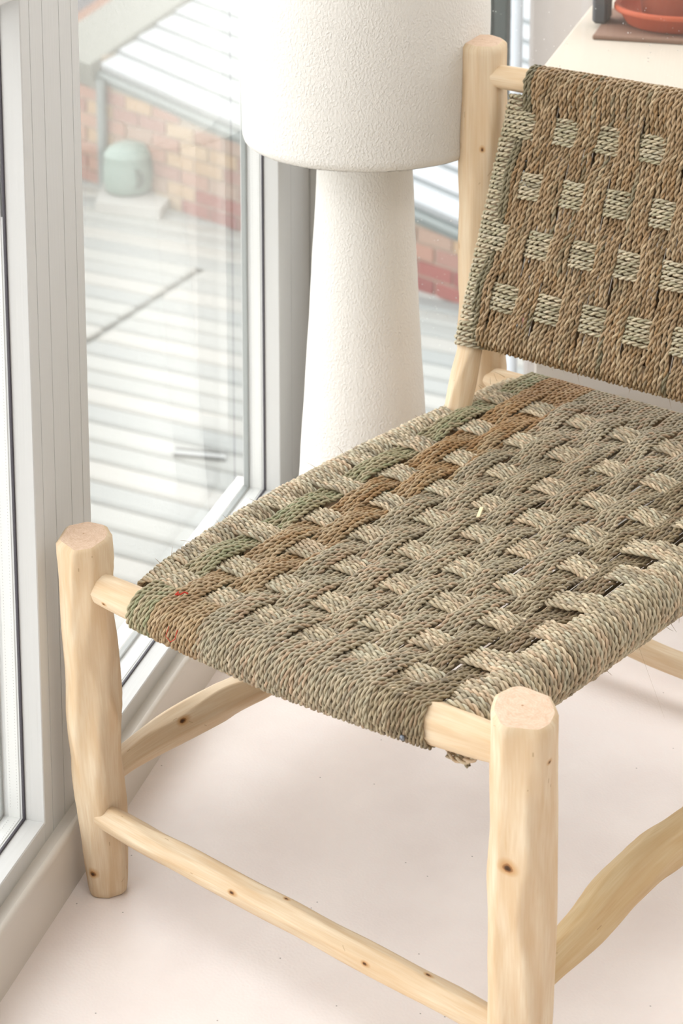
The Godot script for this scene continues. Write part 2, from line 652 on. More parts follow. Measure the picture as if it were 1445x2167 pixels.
func seat_colours(j: int, q: int, far := false) -> Array:
	var grey := [lin(190, 175, 140), lin(178, 164, 130), lin(198, 182, 148), lin(172, 161, 131), lin(192, 165, 130), lin(181, 172, 140), lin(162, 149, 120)]
	var green := [lin(172, 166, 126), lin(158, 160, 118), lin(184, 174, 134), lin(192, 176, 138), lin(164, 154, 116)]
	var brown := [lin(186, 160, 118), lin(174, 146, 104), lin(194, 170, 130), lin(166, 138, 98), lin(184, 164, 124)]
	var rust := [lin(184, 150, 102), lin(172, 136, 88), lin(192, 162, 116), lin(164, 128, 84)]
	var olive := [lin(152, 136, 102), lin(142, 127, 94), lin(164, 147, 110), lin(136, 122, 94), lin(154, 131, 98)]
	if j == 0: return green
	if j == 1 or j == 2: return rust if far else brown
	if j == 3 and q < 1: return rust if far else brown + grey
	if j == 10: return olive + grey.slice(0, 2)
	if j == 11: return olive
	return grey

var cream := []
var fibres := Geo.new()

func stray(at: Vector3, out: Vector3, along: Vector3, length: float, thick := 0.00035) -> void:
	var pts := PackedVector3Array()
	for k in 5:
		var f := k / 4.0
		pts.append(at + (out * sin(f * 1.3) * 0.6 + along * f) * length)
	fibres.tube(pts, thick, 3, Color.WHITE, thick * 0.3)

func seat(chair: Node3D) -> void:
	var s := node("woven_seat", chair)
	s.set_meta("label", "seagrass rope seat in basket weave")
	var count := 0
	for j in 12:                                        # twelve warp strips running front to back
		var uc := -0.172 + 0.0300 * j
		for q in 6:
			var off := (q - 2.5) * 0.0049
			var wv := noise(FastNoiseLite.TYPE_SIMPLEX, 1.0, 400 + j)
			var wq := noise(FastNoiseLite.TYPE_SIMPLEX, 1.0, 700 + j * 5 + q)
			var path := PackedVector3Array()
			var fu := uc + off
			var fy := front_y(fu)
			var fr := 0.0222 - 0.004 * absf(fu) / 0.2 + 0.0028
			for k in 15:                                # round the front rail, from underneath
				var an := lerpf(-PI * 0.42, -PI * 1.38, k / 14.0)
				var spread := 1.0 + 0.015 * sin(k * 0.3)
				path.append(cp(fu * spread + 0.0007 * wq.get_noise_1d(k * 1.7), fy + fr * sin(an + 0.0), -fr * -cos(an)))
			for k in range(1, 131):
				var v := lerpf(0.012, 0.70, k / 130.0)
				var row := warp_row(v)
				var amp := smoothstep(0.008, 0.034, v) * smoothstep(0.70, 0.655, v)
				var over := -flatten(cos(PI * (row + j)))
				var bow := 1.0 - 0.0016 / 0.0036 * pow(absf(q - 2.5) / 2.5, 2.0)
				var y := SEAT + amp * (0.0056 if over > 0.0 else 0.0048) * over * bow + (fy + fr - SEAT) * (1.0 - smoothstep(0.0, 0.05, v))
				y += 0.0007 * wq.get_noise_1d(v * 60.0) - 0.004 * sin(PI * v / 0.72) * cos(fu * 7.0)
				var squeeze := 0.98 - 0.10 * over * amp
				path.append(cp(uc + off * squeeze + 0.0018 * wv.get_noise_1d(v * 9.0) + (0.010 * smoothstep(0.0, 0.4, v) * (j - 6.0) / 5.0 if j > 6 else 0.0) + (0.002 if j == 11 else 0.0) - (0.004 * left_bow(v) if j == 0 else 0.0) + 0.0012 * wq.get_noise_1d(v * 45.0), y, v))
			for k in range(1, 9):                       # over the rear rail
				var an := lerpf(PI / 2.0, -PI * 0.35, k / 8.0)
				path.append(cp(fu, 0.3515 + 0.0200 * sin(an), 0.722 + 0.0200 * cos(an)))
			var o := quick("warp_rope", rope_mesh(path, 0.0027, seat_colours(j, q), 1000 + j * 10 + q, 1.0, 0.0018, 0.0185, seat_colours(j, q, true) if j < 4 else []), s, count)
			count += 1
	count = 0
	for k in ROWS.size():                               # nine weft bands of six ropes from side to side
		for q in 6:
			var v: float = ROWS[k] + (q - 2.5) * 0.0058
			var wq := noise(FastNoiseLite.TYPE_SIMPLEX, 1.0, 900 + k * 7 + q)
			var lr := left_rail(v)
			var lrad := 0.0195 + 0.0075 * left_bow(v)
			var rr := right_rail(v)
			var path := PackedVector3Array()
			for e in 9:
				var an := lerpf(-PI * 0.55, -PI * 1.5, e / 8.0)
				path.append(cp(lr.x + lrad * cos(an), lr.y + lrad * sin(an), v))
			var u0 := lr.x + 0.004
			var u1 := rr.x - 0.004
			for e in range(1, 111):
				var u := lerpf(u0, u1, e / 110.0)
				var c := flatten(cos(PI * ((u + 0.172) / 0.0298 + k)))
				var inside := smoothstep(-0.205, -0.176, u) * smoothstep(0.186, 0.16, u)
				var edge_l := 1.0 - smoothstep(lr.x, -0.165, u)
				var edge_r := smoothstep(0.150, 0.188, u)
				var y := SEAT - 0.0004 + 0.0021 * c * inside + (lr.y + lrad - SEAT) * edge_l + (rr.y + 0.0262 - SEAT) * edge_r
				y += 0.0005 * wq.get_noise_1d(u * 60.0) - 0.004 * sin(PI * v / 0.72) * cos(u * 7.0) * inside
				path.append(cp(u, y, v + 0.0009 * wq.get_noise_1d(u * 40.0) - 0.0003 * (q - 2.5) * c))
			for e in range(1, 12):
				var an := lerpf(PI / 2.0, -PI * 0.55, e / 11.0)
				path.append(cp(rr.x + 0.0262 * cos(an), rr.y + 0.0262 * sin(an), v + 0.001 * e * 0.3))
			quick("weft_rope", rope_mesh(path, 0.0029, cream, 2000 + k * 10 + q), s, count)
			count += 1
	count = 0
	for side in 2:                                      # the rope winds on round each side rail between the bands
		var edges := [0.014] if side else [0.022]
		for k in ROWS.size() + 1:
			var a: float = (0.008 if side else 0.024) if k == 0 else ROWS[k - 1] + 0.0175
			var b: float = 0.700 if k == ROWS.size() else ROWS[k] - 0.0175
			var turns := int((b - a) / 0.0058)
			for q in turns:
				var v: float = a + (q + 0.5) * (b - a) / turns
				var c := right_rail(v) if side else left_rail(v)
				var rad: float = (0.0262 if side else 0.0190 + 0.008 * left_bow(v)) + rng.randf_range(-0.0006, 0.0008)
				var path := PackedVector3Array()
				var lean := rng.randf_range(-0.0014, 0.0014)
				for e in 23:
					var an := lerpf(-PI * 0.62, PI * 1.38, e / 22.0) if side else lerpf(-PI * 0.38, -PI * 2.38, e / 22.0)
					path.append(cp(c.x + rad * cos(an), c.y + rad * sin(an), v + 0.0058 * (e / 22.0 - 0.5) + lean * sin(an)))
				quick("edge_coil", rope_mesh(path, 0.0030, cream, 3000 + count, 1.0, 0.002), s, count)
				count += 1
	# the undersides of the warps, which close the view through the gaps
	var g := Geo.new()
	for j in 12:
		for q in 5:
			var u := -0.172 + 0.0298 * j + (q - 2.0) * 0.0057
			var col: Color = seat_colours(j, q)[0] * 0.9
			g.tube(PackedVector3Array([cp(u, front_y(u) - 0.024, 0.006), cp(u, 0.338, 0.10), cp(u, 0.336, 0.4), cp(u, 0.333, 0.716)]), 0.0024, 4, col)
	obj("underside_weave", g.mesh(M.rope), s, "stuff")
	# loose ends and odd bits caught in the weave
	for k in 46:
		var v := rng.randf_range(0.03, 0.7)
		var side := rng.randf()
		if side < 0.45:
			var c := left_rail(v)
			stray(cp(c.x - 0.010, c.y + 0.023, v), Vector3(-0.5, 0.7, 0), Vector3(rng.randf_range(-1, 0.3), rng.randf_range(0, 0.5), rng.randf_range(-1, 1)), rng.randf_range(0.006, 0.014))
		elif side < 0.75:
			stray(cp(rng.randf_range(-0.17, 0.16), 0.38, v), Vector3(0, 1, 0), Vector3(rng.randf_range(-1, 1), 0.2, rng.randf_range(-1, 1)), rng.randf_range(0.004, 0.010), 0.0003)
		else:
			var c := right_rail(v)
			stray(cp(c.x + 0.018, c.y - 0.02, v), Vector3(0.5, -0.7, 0), Vector3(rng.randf_range(0, 1), -0.3, rng.randf_range(-1, 1)), rng.randf_range(0.005, 0.012))
	stray(cp(0.206, 0.33, 0.30), Vector3(0.3, -0.5, 0.1), Vector3(0.35, -0.9, -0.1), 0.07, 0.00012)
	var chip := Geo.new()
	chip.box(Vector3(-0.0022, -0.0008, -0.009), Vector3(0.0022, 0.0008, 0.009), 0.0005, Transform3D(Basis.from_euler(Vector3(0.2, 0.35, 0.3)), cp(-0.0024, 0.3845, 0.334)))
	var ch := obj("straw_chip", chip.mesh(M.straw), s)
	ch.set_meta("label", "pale split of straw stuck in the seat weave")
	var rd := Geo.new()
	rd.tube(PackedVector3Array([cp(-0.142, 0.3835, 0.001), cp(-0.1405, 0.386, 0.004), cp(-0.138, 0.3845, 0.001), cp(-0.1385, 0.3865, -0.002), cp(-0.136, 0.3855, 0.002), cp(-0.134, 0.3870, 0.006), cp(-0.131, 0.3855, 0.008)]), 0.0009, 5)
	rd.tube(PackedVector3Array([cp(-0.1275, 0.366, -0.0245), cp(-0.128, 0.357, -0.0285), cp(-0.122, 0.353, -0.0285), cp(-0.117, 0.357, -0.0275), cp(-0.116, 0.366, -0.0245)]), 0.0005, 4)
	var ro := obj("red_thread", rd.mesh(M.red), s)
	ro.set_meta("label", "red thread caught in the front edge of the weave")
	var nl := Geo.new()
	nl.ball(cp(0.1535, 0.3525, -0.0245), Vector3(0.003, 0.003, 0.0018), 10, 6)
	var no := obj("nail", nl.mesh(M.nail), s)
	no.set_meta("label", "blue grey nail head at the end of the front wrap")
	var fe := PackedVector3Array([cp(0.183, 0.343, 0.018), cp(0.189, 0.330, 0.018), cp(0.193, 0.324, 0.017), cp(0.198, 0.321, 0.016)])
	quick("rope_end", rope_mesh(fe, 0.0028, cream, 77), s, 0)

# points of the backrest: across u, up the slope w, towards the sitter n
func bp(u: float, w: float, nn: float) -> Vector3:
	return cp(u, 0.3576 + w * 0.928 + nn * 0.3727, 0.5756 + w * 0.3727 - nn * 0.928)

const BACK_ROWS := [0.157, 0.229, 0.297, 0.370]

func back(chair: Node3D) -> void:
	var s := node("woven_backrest", chair)
	s.set_meta("label", "brown rope backrest with rows of pale rope patches")
	var brown := [lin(172, 145, 105), lin(160, 133, 94), lin(188, 162, 122), lin(144, 118, 80), lin(178, 152, 114), lin(156, 136, 100), lin(166, 134, 90), lin(198, 176, 136)]
	var dull := [lin(140, 130, 98), lin(128, 120, 90), lin(152, 140, 106)]
	var count := 0
	for j in 13:
		var first := j == 0
		var last := j == 12
		var uc := -0.185 + 0.0305 * j
		var ropes := 4 if first or last else 5
		for q in ropes:
			var off := (q - (ropes - 1) / 2.0) * 0.00608 + (0.004 if first else 0.0) - (0.004 if last else 0.0)
			var wv := noise(FastNoiseLite.TYPE_SIMPLEX, 1.0, 1400 + j)
			var wq := noise(FastNoiseLite.TYPE_SIMPLEX, 1.0, 1700 + j * 5 + q)
			var path := PackedVector3Array()
			for k in 10:                                # over the top rail from behind
				var an := lerpf(PI * 1.25, PI * 0.0, k / 9.0)
				var u := (uc + off) * 0.975
				path.append(bp(u + 0.0008 * wq.get_noise_1d(k * 2.0), 0.4270 + 0.0192 * sin(an), 0.0134 + 0.0192 * cos(an)))
			for k in range(1, 81):
				var w := lerpf(0.4268, 0.112, k / 80.0)
				var row := (w - BACK_ROWS[0]) / 0.071
				var amp := smoothstep(0.43, 0.40, w) * smoothstep(0.108, 0.13, w)
				var over := flatten(cos(PI * (row + j)))     # odd rows counted from below: warps go over where (row + strip) is even
				var c := 0.0190 - 0.0025 * smoothstep(0.2, 0.1, w) + 0.0136 * smoothstep(0.37, 0.4268, w)
				var bow := 1.0 - 0.35 * pow(absf(off) / 0.012, 2.0)
				var scale := 1.0 + 0.055 * (0.28 - w) / 0.3
				var u := uc * scale + off * (1.0 - 0.06 * over * amp) + 0.0022 * wv.get_noise_1d(w * 14.0) + 0.0010 * wq.get_noise_1d(w * 55.0)
				path.append(bp(u, w, c + amp * 0.0036 * over * bow + 0.0006 * wq.get_noise_1d(w * 70.0)))
			for k in range(1, 11):                      # round the bottom rail
				var an := lerpf(0.0, -PI * 1.2, k / 10.0)
				path.append(bp((uc + off) * 1.03, 0.108 + 0.0150 * sin(an), 0.0018 + 0.0150 * cos(an)))
			var cols: Array = dull if (first and q < 2) or (last and q > 1) else brown + (dull if (j * 7 + q) % 6 == 0 else [])
			quick("warp_rope", rope_mesh(path, 0.0031, cols, 5000 + j * 10 + q, 1.0, 0.0018, 0.0180), s, count)
			count += 1
	count = 0
	var straw := [lin(212, 198, 160), lin(200, 188, 150), lin(222, 207, 170), lin(188, 180, 143), lin(206, 196, 163), lin(172, 162, 128)]
	for k in 4:
		for q in 6:
			var w: float = BACK_ROWS[k] + (q - 2.5) * 0.0057
			var wq := noise(FastNoiseLite.TYPE_SIMPLEX, 1.0, 1900 + k * 7 + q)
			var path := PackedVector3Array()
			for e in 8:
				var an := lerpf(-PI * 0.5, -PI * 1.5, e / 7.0)
				path.append(bp(-0.2 + 0.0188 * cos(an), w, 0.0188 * sin(an)))
			for e in range(1, 121):
				var u := lerpf(-0.196, 0.196, e / 120.0)
				var c := -flatten(cos(PI * ((u + 0.185) / 0.0305 + k)))
				if u < -0.172: c = lerpf(c, 1.0 if k % 2 else c, 0.5)
				var inside := smoothstep(-0.20, -0.18, u) * smoothstep(0.20, 0.18, u)
				path.append(bp(u, w + 0.0008 * wq.get_noise_1d(u * 40.0), 0.0182 + 0.0034 * c * inside))
			for e in range(1, 9):
				var an := lerpf(PI * 0.5, -PI * 0.5, e / 8.0)
				path.append(bp(0.2 + 0.0188 * cos(an), w, 0.0188 * sin(an)))
			quick("weft_rope", rope_mesh(path, 0.0031, straw, 6000 + k * 10 + q, -1.0), s, count)
			count += 1
	count = 0
	for side in [-1.0, 1.0]:
		for k in 5:
			var a: float = 0.088 if k == 0 else BACK_ROWS[k - 1] + 0.0172
			var b: float = 0.408 if k == 4 else BACK_ROWS[k] - 0.0172
			var turns := int((b - a) / 0.0062)
			for q in turns:
				var w: float = a + (q + 0.5) * (b - a) / turns
				var rad := 0.0190 + rng.randf_range(-0.0006, 0.001)
				var path := PackedVector3Array()
				var lean := rng.randf_range(-0.002, 0.002)
				for e in 17:
					var an := lerpf(0.0, TAU, e / 16.0)
					path.append(bp(side * 0.2 + side * rad * cos(an - PI * 0.5), w + 0.006 * (e / 16.0 - 0.5) + lean * sin(an), rad * sin(an - PI * 0.5)))
				quick("edge_coil", rope_mesh(path, 0.0031, straw, 7000 + count, -1.0, 0.002), s, count)
				count += 1
	var g := Geo.new()                                  # the back of the weave
	for j in 13:
		for q in 5:
			var u := (-0.185 + 0.0305 * j) + (q - 2.0) * 0.0059
			g.tube(PackedVector3Array([bp(u * 0.975, 0.425, -0.005), bp(u, 0.26, -0.014), bp(u * 1.03, 0.115, -0.012)]), 0.0026, 4, brown[(j + q) % 6] * 0.9)
	obj("rear_weave", g.mesh(M.rope), s, "stuff")
	for k in 34:
		var u := rng.randf_range(-0.19, 0.19)
		if k % 3: stray(bp(u, rng.randf_range(0.11, 0.44), 0.0235), Vector3(0, 0.4, 0.8), Vector3(rng.randf_range(-1, 1), rng.randf_range(-1, 0.6), 0.2), rng.randf_range(0.004, 0.009), 0.0003)
		else: stray(bp(u, 0.094, 0.004), Vector3(0, -0.9, 0.2), Vector3(rng.randf_range(-0.7, 0.7), -0.6, 0.1), rng.randf_range(0.005, 0.012), 0.0003)

func make_chair() -> void:
	cream = [lin(212, 194, 156), lin(198, 183, 146), lin(222, 204, 166), lin(188, 176, 142), lin(204, 196, 163), lin(180, 161, 127), lin(216, 190, 152), lin(162, 150, 121)]
	var chair := thing("lounge_chair", "low lounge chair of peeled pale logs with woven rope seat and backrest", "chair", Vector3(-0.52077, 0, -1.64191), deg_to_rad(-21.708))
	var lean := Vector3(0, -0.17, 0)
	# front legs
	var ml := log_material(11, [Vector3(0.767, 0.078, 0.62), Vector3(0.625, 0.27, 0.6)], 192, 640)
	var leg := obj("leg", log_mesh([cp(-0.2602, 0, 0.017), cp(-0.2612, 0.06, 0.014), cp(-0.2635, 0.15, 0.009), cp(-0.264, 0.25, 0.004), cp(-0.2646, 0.34, 0.0), cp(-0.2646, 0.4105, -0.001)],
		[0.0200, 0.0236, 0.0268, 0.0276, 0.0274, 0.0272], 3, ml, 9, Vector2(0.004, 0.0045), 1.0, lean), chair)
	var mr := log_material(12, [Vector3(0.767, 0.665, 0.75), Vector3(0.97, 0.91, 0.3)], 192, 640)
	obj("leg", log_mesh([cp(0.2672, 0, 0.0), cp(0.2668, 0.06, 0.0), cp(0.2668, 0.12, 0.0), cp(0.2655, 0.22, 0.0), cp(0.265, 0.32, 0.0), cp(0.2646, 0.4105, 0.0)],
		[0.0205, 0.0245, 0.0268, 0.0292, 0.0294, 0.0298], 4, mr, 8, Vector2(0.004, 0.0036), 0.95, lean), chair)
	# rear posts
	for e in [-1.0, 1.0]:
		obj("rear_post", log_mesh([cp(e * 0.2646, 0, 0.737), cp(e * 0.2646, 0.2, 0.736), cp(e * 0.2646, 0.4, 0.733), cp(e * 0.2640, 0.6, 0.730), cp(e * 0.2646, 0.800, 0.7256)],
			[0.024, 0.0300, 0.0322, 0.0322, 0.0300], 6 + int(e), log_material(14, [Vector3(0.835, 0.83, 0.26), Vector3(0.64, 0.66, 0.36), Vector3(0.66, 0.90, 0.26)], 192, 640) if e < 0 else ml, 10, Vector2(0.004, 0.0055), 0.85, lean * 0.5), chair)
	# seat rails
	var mw := log_material(15, [Vector3(0.3, 0.06, 0.3)], 128, 512)
	var pts := []
	for k in 7:
		var u := lerpf(-0.262, 0.262, k / 6.0)
		pts.append(cp(u, front_y(u), 0.0))
	obj("front_rail", log_mesh(pts, [0.0150, 0.0172, 0.0195, 0.0212, 0.0208, 0.0196, 0.0152], 8, mw, 9, Vector2.ZERO, 0.6), chair)
	obj("rear_rail", log_mesh([cp(-0.262, 0.3525, 0.722), cp(-0.1, 0.3515, 0.722), cp(0.1, 0.3515, 0.722), cp(0.262, 0.3525, 0.722)], [0.0135, 0.0165, 0.0165, 0.0140], 9, mw, 9, Vector2.ZERO, 0.5), chair)
	for e in 2:
		pts = []
		for k in 7:
			var v := lerpf(0.0, 0.72, k / 6.0)
			var c := right_rail(v) if e else left_rail(v)
			pts.append(cp(c.x, c.y, v))
		obj("side_rail", log_mesh(pts, [0.015, 0.0190, 0.0225, 0.0230, 0.0215, 0.0185, 0.015] if e == 0 else [0.019, 0.021, 0.022, 0.022, 0.022, 0.021, 0.019], 10 + e, mw, 9, Vector2.ZERO, 0.4), chair)
	# lower rungs
	var mg := log_material(17, [Vector3(0.20, 0.38, 0.5), Vector3(0.97, 0.49, 0.36), Vector3(0.20, 0.70, 0.42), Vector3(0.99, 0.82, 0.45)], 160, 640)
	obj("front_rung", log_mesh([cp(-0.262, 0.0985, 0.002), cp(-0.17, 0.0962, 0.0), cp(0.0, 0.094, 0.0), cp(0.15, 0.0912, 0.0), cp(0.266, 0.0885, 0.0)], [0.0122, 0.0142, 0.0140, 0.0146, 0.0120], 12, mg, 8, Vector2.ZERO, 0.7), chair)
	obj("rear_rung", log_mesh([cp(-0.262, 0.061, 0.73), cp(-0.1, 0.0545, 0.723), cp(0.05, 0.0452, 0.72), cp(0.262, 0.036, 0.73)], [0.012, 0.0145, 0.0152, 0.013], 13, mw, 8, Vector2.ZERO, 0.7), chair)
	var ms := log_material(18, [Vector3(0.13, 0.155, 0.6), Vector3(0.12, 0.335, 0.55)], 160, 640)
	obj("side_stretcher", log_mesh([cp(-0.262, 0.131, 0.015), cp(-0.2646, 0.1336, 0.055), cp(-0.2646, 0.1330, 0.120), cp(-0.2646, 0.1250, 0.205), cp(-0.2646, 0.1160, 0.285), cp(-0.2646, 0.105, 0.45), cp(-0.2646, 0.098, 0.60), cp(-0.2646, 0.096, 0.73)],
		[0.0128, 0.0140, 0.0180, 0.0192, 0.0176, 0.0170, 0.016, 0.013], 14, ms, 6, Vector2.ZERO, 0.95), chair)
	var mt := log_material(19, [Vector3(0.6, 0.3, 0.4)], 160, 640, Color(0.93, 0.90, 0.82))
	obj("side_stretcher", log_mesh([cp(0.264, 0.128, 0.010), cp(0.2646, 0.1312, 0.060), cp(0.2646, 0.1315, 0.118), cp(0.2646, 0.1352, 0.172), cp(0.2646, 0.1320, 0.245), cp(0.2646, 0.1215, 0.309), cp(0.2646, 0.105, 0.45), cp(0.2646, 0.098, 0.60), cp(0.2646, 0.096, 0.73)],
		[0.0130, 0.0155, 0.0190, 0.0214, 0.0220, 0.0216, 0.0190, 0.016, 0.013], 15, mt, 7, Vector2.ZERO, 0.8), chair)
	# backrest frame
	var mb := log_material(20, [Vector3(0.3, 0.1, 0.3)], 128, 512)
	for e in [-1.0, 1.0]:
		obj("backrest_post", log_mesh([bp(e * 0.198, -0.012, 0.0), bp(e * 0.2, 0.05, 0.0), bp(e * 0.2, 0.12, 0.0), bp(e * 0.2, 0.27, 0.0), bp(e * 0.2, 0.415, 0.0)], [0.0150, 0.0168, 0.0142, 0.0132, 0.0130], 16 + int(e), mb, 8, Vector2.ZERO, 0.8), chair)
	obj("top_rail", log_mesh([cp(-0.262, 0.7555, 0.722), cp(-0.2, 0.7580, 0.722), cp(0.0, 0.7605, 0.7235), cp(0.2, 0.7580, 0.722), cp(0.262, 0.7555, 0.722)], [0.0135, 0.0158, 0.0164, 0.0158, 0.0135], 18, log_material(22, [Vector3(0.72, 0.06, 0.32)], 128, 512), 9, Vector2.ZERO, 0.5), chair)
	obj("lower_back_rail", log_mesh([bp(-0.2, 0.108, 0.0018), bp(0.0, 0.108, 0.0018), bp(0.2, 0.108, 0.0018)], [0.0115, 0.012, 0.0115], 19, mb, 9, Vector2.ZERO, 0.5), chair)
	seat(chair)
	back(chair)
	obj("stray_fibres", fibres.mesh(M.fibre), chair, "stuff")

# ------------------------------------------------------------------ the lamp
func make_lamp() -> void:
	var lamp := thing("floor_lamp", "white boucle floor lamp with drum shade on a tapering column in the window corner", "lamp", Vector3(-0.6685, 0, -2.468))
	var wob := noise(FastNoiseLite.TYPE_SIMPLEX, 0.02, 40, 2)
	var g := Geo.new()
	var prof := []
	for k in 60:
		var y := lerpf(0.004, 0.70, k / 59.0)
		prof.append(Vector2(0.0998 - 0.0645 * y + 0.004 * pow(y / 0.7, 2.0), y))
	var full := [Vector2(0.0, 0.001), Vector2(0.095, 0.001), Vector2(0.0985, 0.002)]
	full.append_array(prof)
	full.append_array([Vector2(0.055, 0.704), Vector2(0.0, 0.705)])
	g.lathe(full, 96, Transform3D(), wob, 0.0012)
	obj("column_base", g.mesh(M.base_cloth), lamp).set_meta("label", "tapering column covered in the same white boucle")
	var sh := Geo.new()
	var y0 := 0.6415
	var ring := [Vector2(0.152, y0 + 0.30), Vector2(0.152, y0 + 0.012), Vector2(0.1525, y0 + 0.004), Vector2(0.155, y0 + 0.001)]
	for k in 7:
		var an := lerpf(-PI / 2.0, 0.0, k / 6.0)
		ring.append(Vector2(0.1485 + 0.0145 * cos(an), y0 + 0.0145 + 0.0145 * sin(an)))
	for k in 40:
		ring.append(Vector2(0.1632 + 0.0018 * sin(PI * k / 40.0), y0 + 0.02 + (0.32 - 0.04) * (k + 1) / 41.0))
	for k in 7:
		var an := lerpf(0.0, PI / 2.0, k / 6.0)
		ring.append(Vector2(0.149 + 0.0145 * cos(an), y0 + 0.3055 + 0.0145 * sin(an)))
	ring.append(Vector2(0.152, y0 + 0.30))
	sh.lathe(ring, 128, Transform3D(), wob, 0.0015)
	obj("lamp_shade", sh.mesh(M.shade_cloth), lamp).set_meta("label", "white boucle drum shade with rounded lower edge")
	var hd := Geo.new()                                 # ring and arms that carry the shade on the column
	for k in 3:
		var d := Vector3(cos(TAU * k / 3.0), 0, sin(TAU * k / 3.0))
		hd.tube(PackedVector3Array([d * 0.02 + Vector3(0, 0.80, 0), d * 0.153 + Vector3(0, 0.86, 0)]), 0.002, 6)
	hd.lathe([Vector2(0.0, 0.70), Vector2(0.018, 0.70), Vector2(0.018, 0.80), Vector2(0.0, 0.805)], 20)
	obj("shade_carrier", hd.mesh(M.nail), lamp)

# ------------------------------------------------------------------ windows and room
const XF := -0.81                                       # room face of the window frames
const XG := -0.833                                      # room face of the panes

func window_left(called: String, label: String, z0: float, z1: float, y0: float, y1: float, dots: bool) -> void:   # opening from z0 (far) to z1 (near)
	var w := structure(called, label)
	var g := Geo.new()
	g.box(Vector3(-0.866, y0 - 0.024, z0 - 0.001), Vector3(XF, y0, z1 + 0.001), 0.0012)
	obj("bottom_rail", g.mesh(M.frame), w)
	obj("top_rail", boxes([[Vector3(-0.866, y1, z0 - 0.001), Vector3(XF, y1 + 0.07, z1 + 0.001)]], M.frame), w)
	# dark glazing gasket round the pane, spacer bar with its rows of pinholes, outer seal
	var t := 0.0019
	obj("gasket", boxes([[Vector3(XG - 0.002, y0 - 0.001, z0), Vector3(XG + 0.0012, y0 + t, z1)], [Vector3(XG - 0.002, y1 - t, z0), Vector3(XG + 0.0012, y1, z1)],
		[Vector3(XG - 0.002, y0, z0 - 0.001), Vector3(XG + 0.0012, y1, z0 + t)], [Vector3(XG - 0.002, y0, z1 - t), Vector3(XG + 0.0012, y1, z1)]], M.gasket, 0.0004), w)
	obj("spacer_bar", boxes([[Vector3(XG - 0.019, y0 - 0.004, z0), Vector3(XG - 0.0045, y0 + 0.001, z1)], [Vector3(XG - 0.019, y1 - 0.001, z0), Vector3(XG - 0.0045, y1 + 0.004, z1)],
		[Vector3(XG - 0.019, y0, z0 - 0.004), Vector3(XG - 0.0045, y1, z0 + 0.001)], [Vector3(XG - 0.019, y0, z1 - 0.001), Vector3(XG - 0.0045, y1, z1 + 0.004)]], M.spacer, 0.0006), w)
	if dots:
		var pin := Geo.new()
		var k := 0
		while y0 + 0.012 + k * 0.0034 < y1:
			var y := y0 + 0.012 + k * 0.0034
			for dx in [0.0075, 0.0155]:
				pin.box(Vector3(XG - dx - 0.0003, y, z0), Vector3(XG - dx + 0.0003, y + 0.0007, z0 + 0.0012))
			k += 1
		k = 0
		while z0 + 0.008 + k * 0.0034 < minf(z1, z0 + 0.9):
			var z := z0 + 0.008 + k * 0.0034
			for dx in [0.0075, 0.0155]:
				pin.box(Vector3(XG - dx - 0.0003, y0 + 0.0008, z), Vector3(XG - dx + 0.0003, y0 + 0.0013, z + 0.0008))
			k += 1
		obj("spacer_pinholes", pin.mesh(M.pinhole), w, "stuff")
	obj("outer_seal", boxes([[Vector3(XG - 0.031, y0 - 0.004, z0), Vector3(XG - 0.0235, y0 + 0.004, z1)], [Vector3(XG - 0.031, y1 - 0.004, z0), Vector3(XG - 0.0235, y1 + 0.004, z1)],
		[Vector3(XG - 0.031, y0, z0 - 0.004), Vector3(XG - 0.0235, y1, z0 + 0.005)], [Vector3(XG - 0.031, y0, z1 - 0.005), Vector3(XG - 0.0235, y1, z1 + 0.004)]], M.seal, 0.001), w)
	obj("outer_frame", boxes([[Vector3(-0.885, y0 - 0.05, z0), Vector3(XG - 0.031, y0 + 0.004, z1)]], M.frame), w)
	obj("pane", boxes([[Vector3(XG - 0.0232, y0 - 0.001, z0), Vector3(XG - 0.0002, y1 + 0.001, z1)]], M.sealed_glass, 0.0), w)   # the sealed unit, spacer bar inside

func post_trim(called: String, label: String, z0: float, z1: float, y0: float, y1: float, cuts: Array) -> void:   # upright between panes with its grooves
	var poly := [Vector2(-0.866, z1), Vector2(XF - 0.001, z1), Vector2(XF, z1 - 0.001)]
	for z: float in cuts:                               # from near to far
		poly.append(Vector2(XF, z + 0.0007)); poly.append(Vector2(XF - 0.002, z + 0.0002)); poly.append(Vector2(XF - 0.002, z - 0.0002)); poly.append(Vector2(XF, z - 0.0007))
	poly.append(Vector2(XF, z0 + 0.001)); poly.append(Vector2(XF - 0.001, z0)); poly.append(Vector2(-0.866, z0))
	var g := Geo.new()
	g.prism(poly, Vector3(0, y1 - y0, 0), Vector3(0, y0, 0), Vector3.RIGHT, Vector3.BACK)
	var o := obj(called, g.mesh(M.frame), self, "structure")
	o.set_meta("label", label)
	o.set_meta("category", "trim")

